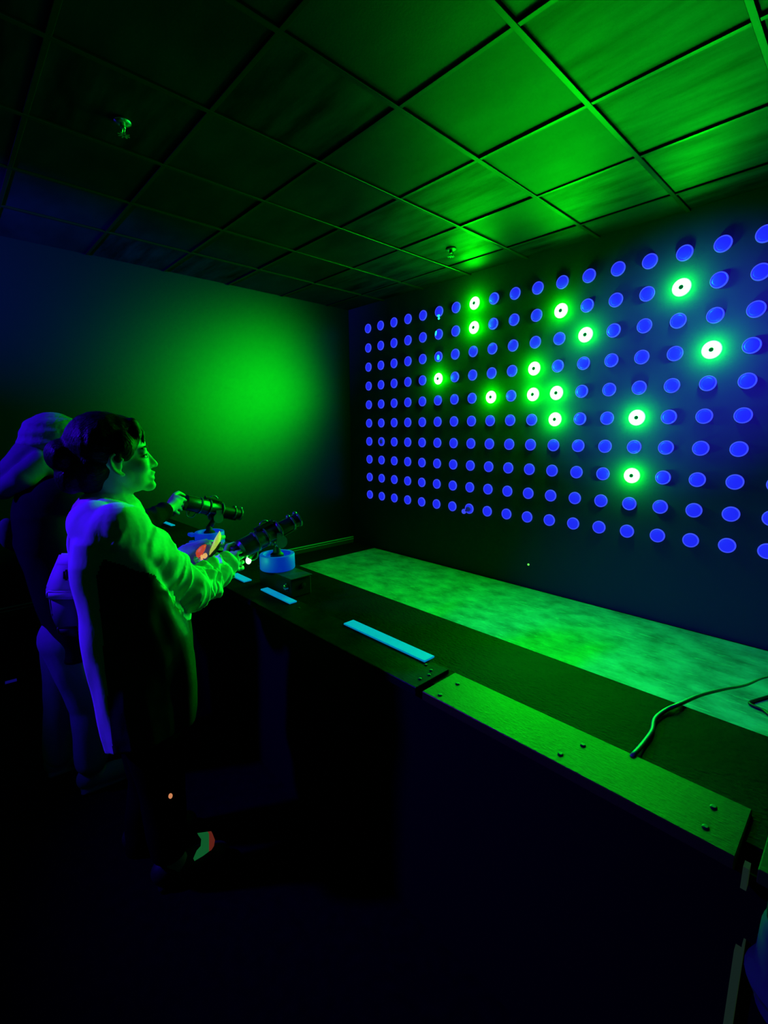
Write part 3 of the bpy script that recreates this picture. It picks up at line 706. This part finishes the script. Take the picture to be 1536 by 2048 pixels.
for k, a_ in enumerate((ankR, ankL)):
    y = a_.y; x0 = a_.x - 0.055
    bm = bmesh.new()
    add_ell(bm, (x0 + 0.045, y, 0.05), (0.052, 0.042, 0.045)); add_ell(bm, (x0 + 0.12, y, 0.042), (0.09, 0.045, 0.034)); add_ell(bm, (x0 + 0.19, y, 0.032), (0.052, 0.046, 0.028)); add_box(bm, (x0 + 0.12, y, 0.012), (0.22, 0.08, 0.022), bevel=0.008)
    sh = fused('shoe', bm, 'shoe_black', person, 0.006, 3)
    if k == 0:
        pp = [P1.px(u, v, y - 0.046) for u, v in ((397, 1671), (418, 1668), (418, 1703), (406, 1712), (389, 1722), (396, 1706), (404, 1697), (405, 1682))]
        dz = 0.0
        bm = bmesh.new(); f0 = [bm.verts.new(q) for q in pp]; f1 = [bm.verts.new(q + Vector((-0.002, 0.012, 0))) for q in pp]
        bm.faces.new(f0); bm.faces.new(list(reversed(f1)))
        for i in range(len(pp)): bm.faces.new((f0[i], f1[i], f1[(i + 1) % len(pp)], f0[(i + 1) % len(pp)]))
        obj('shoe_panel', bm, 'shoe_green', sh)['label'] = 'green shoe panel'
        pp = [P1.px(u, v, y - 0.046) for u, v in ((418, 1668), (425, 1667), (430, 1680), (428, 1692), (423, 1700), (418, 1703))]
        bm = bmesh.new(); f0 = [bm.verts.new(q) for q in pp]; f1 = [bm.verts.new(q + Vector((-0.002, 0.012, 0))) for q in pp]
        bm.faces.new(f0); bm.faces.new(list(reversed(f1)))
        for i in range(len(pp)): bm.faces.new((f0[i], f1[i], f1[(i + 1) % len(pp)], f0[(i + 1) % len(pp)]))
        obj('shoe_panel', bm, 'shoe_red', sh)['label'] = 'red shoe panel'
q = P1.px(341, 1592, -0.153); bm = bmesh.new(); add_ell(bm, q, (0.006, 0.004, 0.009), seg=10); obj('trouser_tag', bm, 'tag_orange', person, True)['label'] = 'small orange tag'

# ---- bag at the player's back
bagc = P1.px(124, 1192, 0.06); bag = empty('shoulder_bag', P1.Q); bag.rotation_euler.z = person.rotation_euler.z
tag(bag, 'white shoulder bag with dark buckle hanging behind the person in the white coat', 'bag')
def bpart(name, pix, ly, dep, m, off=0.0):
    bm = bmesh.new(); F = [P1.px(u, v, ly - off) for u, v in pix]; Bk = [p_ + Vector((0, dep, 0)) for p_ in F]
    f0 = [bm.verts.new(p_) for p_ in F]; f1 = [bm.verts.new(p_) for p_ in Bk]
    bm.faces.new(f0); bm.faces.new(list(reversed(f1)))
    for i in range(len(F)): bm.faces.new((f0[i], f1[i], f1[(i + 1) % len(F)], f0[(i + 1) % len(F)]))
    bmesh.ops.bevel(bm, geom=bm.edges[:], offset=0.005, segments=2, affect='EDGES')
    return obj(name, bm, m, bag, True)
bpart('bag_body', ((96, 1192), (168, 1192), (168, 1268), (113, 1258), (102, 1232)), 0.03, 0.12, 'bag_grey')
bpart('flap', ((112, 1127), (168, 1127), (168, 1200), (92, 1200), (91, 1176)), 0.02, 0.14, 'bag_white')
bpart('flap_edge', ((91, 1183), (165, 1183), (165, 1199), (92, 1199)), 0.02, 0.02, 'bag_white', 0.012)
bpart('buckle', ((126, 1141), (139, 1141), (139, 1162), (126, 1162)), 0.02, 0.02, 'shoe_black', 0.01)
bpart('base_strip', ((112, 1256), (158, 1253), (158, 1275), (118, 1272)), 0.025, 0.12, 'shoe_black')
bm = bmesh.new(); add_tube(bm, catmull([P1.px(150, 1135, 0.09), P1.px(140, 1080, 0.12), P1.px(165, 1025, 0.13), P1.px(215, 1012, 0.12)], 6), 0.009, 8); obj('strap', bm, 'bag_white', bag, True)

# ---- pouch held in the left hand
pou = empty('patterned_pouch', P1.Q); pou.rotation_euler.z = person.rotation_euler.z
tag(pou, 'purple pouch with fluorescent red and yellow panels held beside the guns', 'pouch')
def ppart(name, pix, ly, dep, m, bev=0.004):
    bm = bmesh.new(); F = [P1.px(u, v, ly) for u, v in pix]
    f0 = [bm.verts.new(p_) for p_ in F]; f1 = [bm.verts.new(p_ + Vector((0, dep, 0))) for p_ in F]
    bm.faces.new(f0); bm.faces.new(list(reversed(f1)))
    for i in range(len(F)): bm.faces.new((f0[i], f1[i], f1[(i + 1) % len(F)], f0[(i + 1) % len(F)]))
    bmesh.ops.bevel(bm, geom=bm.edges[:], offset=bev, segments=2, affect='EDGES')
    return obj(name, bm, m, pou, True)
ppart('pouch_body', ((352, 1106), (372, 1092), (400, 1086), (422, 1080), (426, 1095), (412, 1122), (396, 1132), (370, 1134), (356, 1124)), 0.245, 0.05, 'pouch_purple', 0.008)
ppart('red_panel', ((391, 1104), (402, 1092), (414, 1088), (411, 1100), (402, 1114), (394, 1117)), 0.24, 0.01, 'pouch_red')
ppart('orange_panel', ((406, 1109), (413, 1106), (416, 1112), (411, 1118), (406, 1117)), 0.238, 0.01, 'pouch_orange', 0.002)
ppart('orange_panel', ((401, 1111), (405, 1110), (407, 1125), (403, 1127)), 0.238, 0.01, 'pouch_orange', 0.001)
ppart('yellow_strip', ((420, 1103), (430, 1078), (440, 1062), (443, 1072), (441, 1082), (431, 1097), (419, 1111)), 0.238, 0.008, 'pouch_yellow', 0.001)
ppart('dark_edge', ((419, 1113), (431, 1099), (442, 1084), (443, 1090), (432, 1106), (416, 1120)), 0.240, 0.012, 'gun_grip', 0.001)

# ---- the player behind
P2 = Body(150, 1560)
p2 = P2.root()
tag(p2, 'person in a pale beanie and dark jacket gripping the farther mounted gun', 'person')
H2 = P2.px(122, 893, 0.0); T2 = Matrix.Translation(H2) @ Matrix.Rotation(math.radians(4), 4, 'Y') @ Matrix.Scale(1.02, 4)
rear2 = P2.loc(O2 + A2(-0.004, -0.02)); hd2 = P2.loc(O2 + A2(0.012, 0.02)) - P2.loc(O2 + A2(-0.022, -0.075))
sR, sL = P2.px(120, 990, -0.15), P2.px(95, 985, 0.15)
e2R = P2.px(235, 1065, 0.02); w2R = rear2 + (e2R - rear2).normalized() * 0.08
e2L = P2.px(40, 1075, 0.24); w2L = P2.px(150, 1100, 0.30)
bm = bmesh.new()
head_shapes(bm, T2)
add_chain(bm, [T2 @ Vector((-0.01, 0, -0.05)), P2.px(105, 955), P2.px(95, 985)], [0.056, 0.054, 0.06])
add_chain(bm, [P2.px(100, 1000), P2.px(106, 1080), P2.px(130, 1180), P2.px(145, 1270)], [0.085, 0.09, 0.085, 0.09])
for sh, el, wr in ((sR, e2R, w2R), (sL, e2L, w2L)):
    add_chain(bm, [sh, sh.lerp(el, 0.5), el], [0.048, 0.04, 0.032]); add_chain(bm, [el, el.lerp(wr, 0.5), wr], [0.032, 0.03, 0.027])
grip_hand(bm, rear2, hd2, (e2R - rear2), w2R, 0.019)
grip_hand(bm, w2L + Vector((0.08, 0, 0.0)), Vector((0, 0.3, 1)), Vector((-1, 0, 0)), w2L, 0.012, right=False)
hp = [P2.px(138, 1275, -0.08), P2.px(138, 1275, 0.08)]
k2R, a2R = P2.px(183, 1410, -0.09), P2.px(182, 1515, -0.10)
k2L, a2L = P2.px(128, 1410, 0.09), P2.px(118, 1500, 0.10)
for h_, k_, a_ in ((hp[0], k2R, a2R), (hp[1], k2L, a2L)):
    add_chain(bm, [h_, k_, a_], [0.085, 0.056, 0.04])
    add_chain(bm, [a_, Vector((a_.x + 0.02, a_.y, 0.045)), Vector((a_.x + 0.12, a_.y, 0.03))], [0.036, 0.036, 0.025])
fused('body', bm, 'skin', p2, 0.005, 2)
bm = bmesh.new()
add_ell(bm, (-0.02, 0, 0.035), (0.108, 0.09, 0.09), m=T2); add_ell(bm, (-0.03, 0, 0.01), (0.107, 0.091, 0.06), m=T2); add_ell(bm, (0.02, 0, 0.05), (0.075, 0.078, 0.055), m=T2)
fused('beanie', bm, 'beanie', p2, 0.006, 3, lambda c: 0.002 * math.sin(c.z * 160))
sec2 = [(950, 80, 132, 0.07), (968, 45, 140, 0.12), (985, 30, 150, 0.18), (1020, 20, 160, 0.205), (1080, 26, 172, 0.21), (1150, 50, 184, 0.20), (1210, 72, 192, 0.195), (1262, 95, 196, 0.195), (1290, 98, 198, 0.195)]
rings = []
for v, ub, uf, hw in sec2:
    a, b = P2.px(ub, v), P2.px(uf, v); c = (a + b) / 2; dx = (b.x - a.x) / 2
    rings.append([Vector((c.x + dx * math.copysign(abs(math.cos(t)) ** 0.85, math.cos(t)), hw * math.copysign(abs(math.sin(t)) ** 0.85, math.sin(t)), c.z)) for t in np.linspace(0, 2 * PI, 37)[:-1]])
bm = bmesh.new(); loft(bm, list(reversed(rings)))
sleeve(sR, e2R, w2R.lerp(e2R, 0.08), 1, 0.078, 0.06, 0.046, 0.4); sleeve(sL, e2L, w2L.lerp(e2L, 0.1), -1, 0.078, 0.06, 0.046, 0.4)
fused('jacket', bm, 'jacket_dark', p2, 0.008, 3, lambda c: 0.006 * noise.noise(c * 12))
bm = bmesh.new()      # pale hood lying on the shoulders
add_chain(bm, [P2.px(62, 905, -0.02), P2.px(36, 940, 0.0), P2.px(4, 972, 0.02)], [0.055, 0.062, 0.05], 18)
add_chain(bm, [P2.px(80, 925, -0.09), P2.px(45, 955, -0.10), P2.px(15, 975, -0.06)], [0.04, 0.045, 0.035], 18)
add_chain(bm, [P2.px(80, 925, 0.09), P2.px(45, 950, 0.10), P2.px(12, 972, 0.06)], [0.04, 0.045, 0.035], 18)
add_chain(bm, [P2.px(66, 890, -0.03), P2.px(98, 935, -0.085), P2.px(128, 955, -0.05)], [0.035, 0.03, 0.02], 16)
fused('hood', bm, 'pale_cloth', p2, 0.008, 3, lambda c: 0.006 * noise.noise(c * 16))
bm = bmesh.new(); add_ell(bm, e2L + Vector((-0.035, -0.05, 0.03)), (0.035, 0.03, 0.065)); fused('elbow_patch', bm, 'pale_cloth', p2, 0.006, 2)
bm = bmesh.new()
for h_, k_, a_ in ((hp[0], k2R, a2R), (hp[1], k2L, a2L)):
    add_chain(bm, [h_, h_.lerp(k_, 0.5), k_, k_.lerp(a_, 0.5), a_ + Vector((0, 0, -0.01))], [0.104, 0.09, 0.074, 0.066, 0.06], 20)
fused('trousers', bm, 'trousers_pale', p2, 0.008, 3, lambda c: 0.005 * noise.noise(Vector((c.x * 16, c.y * 16, c.z * 8))))
for a_ in (a2R, a2L):
    y = a_.y; x0 = a_.x - 0.055; bm = bmesh.new()
    add_ell(bm, (x0 + 0.045, y, 0.055), (0.052, 0.044, 0.05)); add_ell(bm, (x0 + 0.12, y, 0.045), (0.09, 0.046, 0.036)); add_ell(bm, (x0 + 0.19, y, 0.035), (0.055, 0.047, 0.03)); add_box(bm, (x0 + 0.12, y, 0.012), (0.23, 0.082, 0.022), bevel=0.008)
    fused('shoe', bm, 'trousers_pale', p2, 0.007, 3)

# scrap of paper on the floor behind the players
q = onz(22, 1363, 0.0)
bm = bmesh.new(); add_box(bm, (0, 0, 0.0015), (0.055, 0.035, 0.003), bevel=0.0006)
o = tag(obj('paper_scrap', bm, 'paper_blue', loc=(q.x, q.y, 0.0)), 'small blue-glowing paper scrap on the floor behind the players', 'paper'); o.rotation_euler.z = 1.5
# ------------------------------------------------------------------ ceiling fittings
def sprinkler(u, v, m, label, s=1.0):
    q = onz(u, v, H); o = empty('sprinkler_head', (q.x, q.y, H))
    tag(o, label, 'sprinkler')
    bm = bmesh.new(); add_lathe(bm, [(0.034 * s, 0.0), (0.034 * s, -0.004), (0.018 * s, -0.010), (0, -0.010)], Matrix.Identity(4), 20); obj('escutcheon', bm, m, o, True)
    bm = bmesh.new(); add_lathe(bm, [(0.011 * s, -0.008), (0.011 * s, -0.028), (0.007 * s, -0.032), (0, -0.032)], Matrix.Identity(4), 12); obj('stem', bm, m, o, True)
    for sg in (-1, 1):
        bm = bmesh.new(); add_tube(bm, catmull([(0.009 * s * sg, 0, -0.026), (0.017 * s * sg, 0, -0.04), (0.004 * sg, 0, -0.055)], 4), 0.003, 6); obj('frame_arm', bm, m, o, True)
    bm = bmesh.new()
    for k in range(8):
        a = k * PI / 4; add_box(bm, (0.013 * s * math.cos(a), 0.013 * s * math.sin(a), -0.057), (0.022 * s, 0.006 * s, 0.002), rz=a)
    obj('deflector', bm, m, o)
    return o
sprinkler(245, 243, 'sprinkler', 'shiny metal sprinkler head on the ceiling above the players', 1.1)
sprinkler(902, 498, 'sprinkler_dark', 'dark sprinkler head on the green-lit ceiling tiles near the target wall', 1.25)

# ------------------------------------------------------------------ clear jug hanging at the counter front
jq = ony(1560, 1900, -3.03)
jug = empty('plastic_jug', (jq.x + 0.03, -3.065, ony(1530, 1995, -3.065).z))
tag(jug, 'clear plastic jug hung on the counter front beside the plank joint', 'jug')
jt = ony(1530, 1818, -3.065).z - jug.location.z
bm = bmesh.new(); add_lathe(bm, [(0.045, 0), (0.05, 0.004), (0.052, jt * 0.2), (0.062, jt * 0.26), (0.066, jt * 0.33), (0.062, jt * 0.40), (0.056, jt * 0.46), (0.054, jt * 0.9), (0.05, jt), (0.046, jt), (0.049, jt * 0.9), (0.051, jt * 0.46), (0.06, jt * 0.33), (0.046, jt * 0.2), (0.044, 0.006), (0, 0.006)], Matrix.Identity(4), 28)
smooth_by_angle(obj('jug_body', bm, 'plastic_clear', jug))
bm = bmesh.new(); add_lathe(bm, [(0.048, jt), (0.05, jt + 0.002), (0.05, jt + 0.03), (0.03, jt + 0.036), (0, jt + 0.036)], Matrix.Identity(4), 24); obj('jug_cap', bm, 'gun_grip', jug, True)
bm = bmesh.new(); add_box(bm, (0, 0.055, jt + 0.02), (0.03, 0.05, 0.02)); obj('hanger', bm, 'gun_grip', jug)

# ------------------------------------------------------------------ blacklight housings
for L_, A_, lab in ((LAMP_A, AIM_A, 'blacklight floodlight on the ceiling behind the players'), (LAMP_B, AIM_B, 'blacklight floodlight on the ceiling aimed at the target wall'),
                    (LAMP_C, AIM_C, 'blacklight floodlight on the ceiling washing the far wall')):
    o = empty('blacklight_floodlight', L_); tag(o, lab, 'floodlight', 'blacklight floodlights')
    d = (Vector(A_) - L_).normalized(); R_ = d.to_track_quat('-Z', 'Y').to_matrix().to_4x4()
    bm = bmesh.new(); add_box(bm, (0, 0, 0.07), (0.26, 0.2, 0.06), m=R_, bevel=0.006); obj('housing', bm, 'lamp_housing', o)
    bm = bmesh.new(); add_box(bm, (0, 0, 0.038), (0.22, 0.16, 0.006), m=R_); obj('glass', bm, 'lamp_glass', o)
    bm = bmesh.new(); add_cyl(bm, R_ @ Vector((0, 0, 0.09)), (0, 0, H - L_.z + 0.0), 0.012); obj('bracket', bm, 'lamp_housing', o)
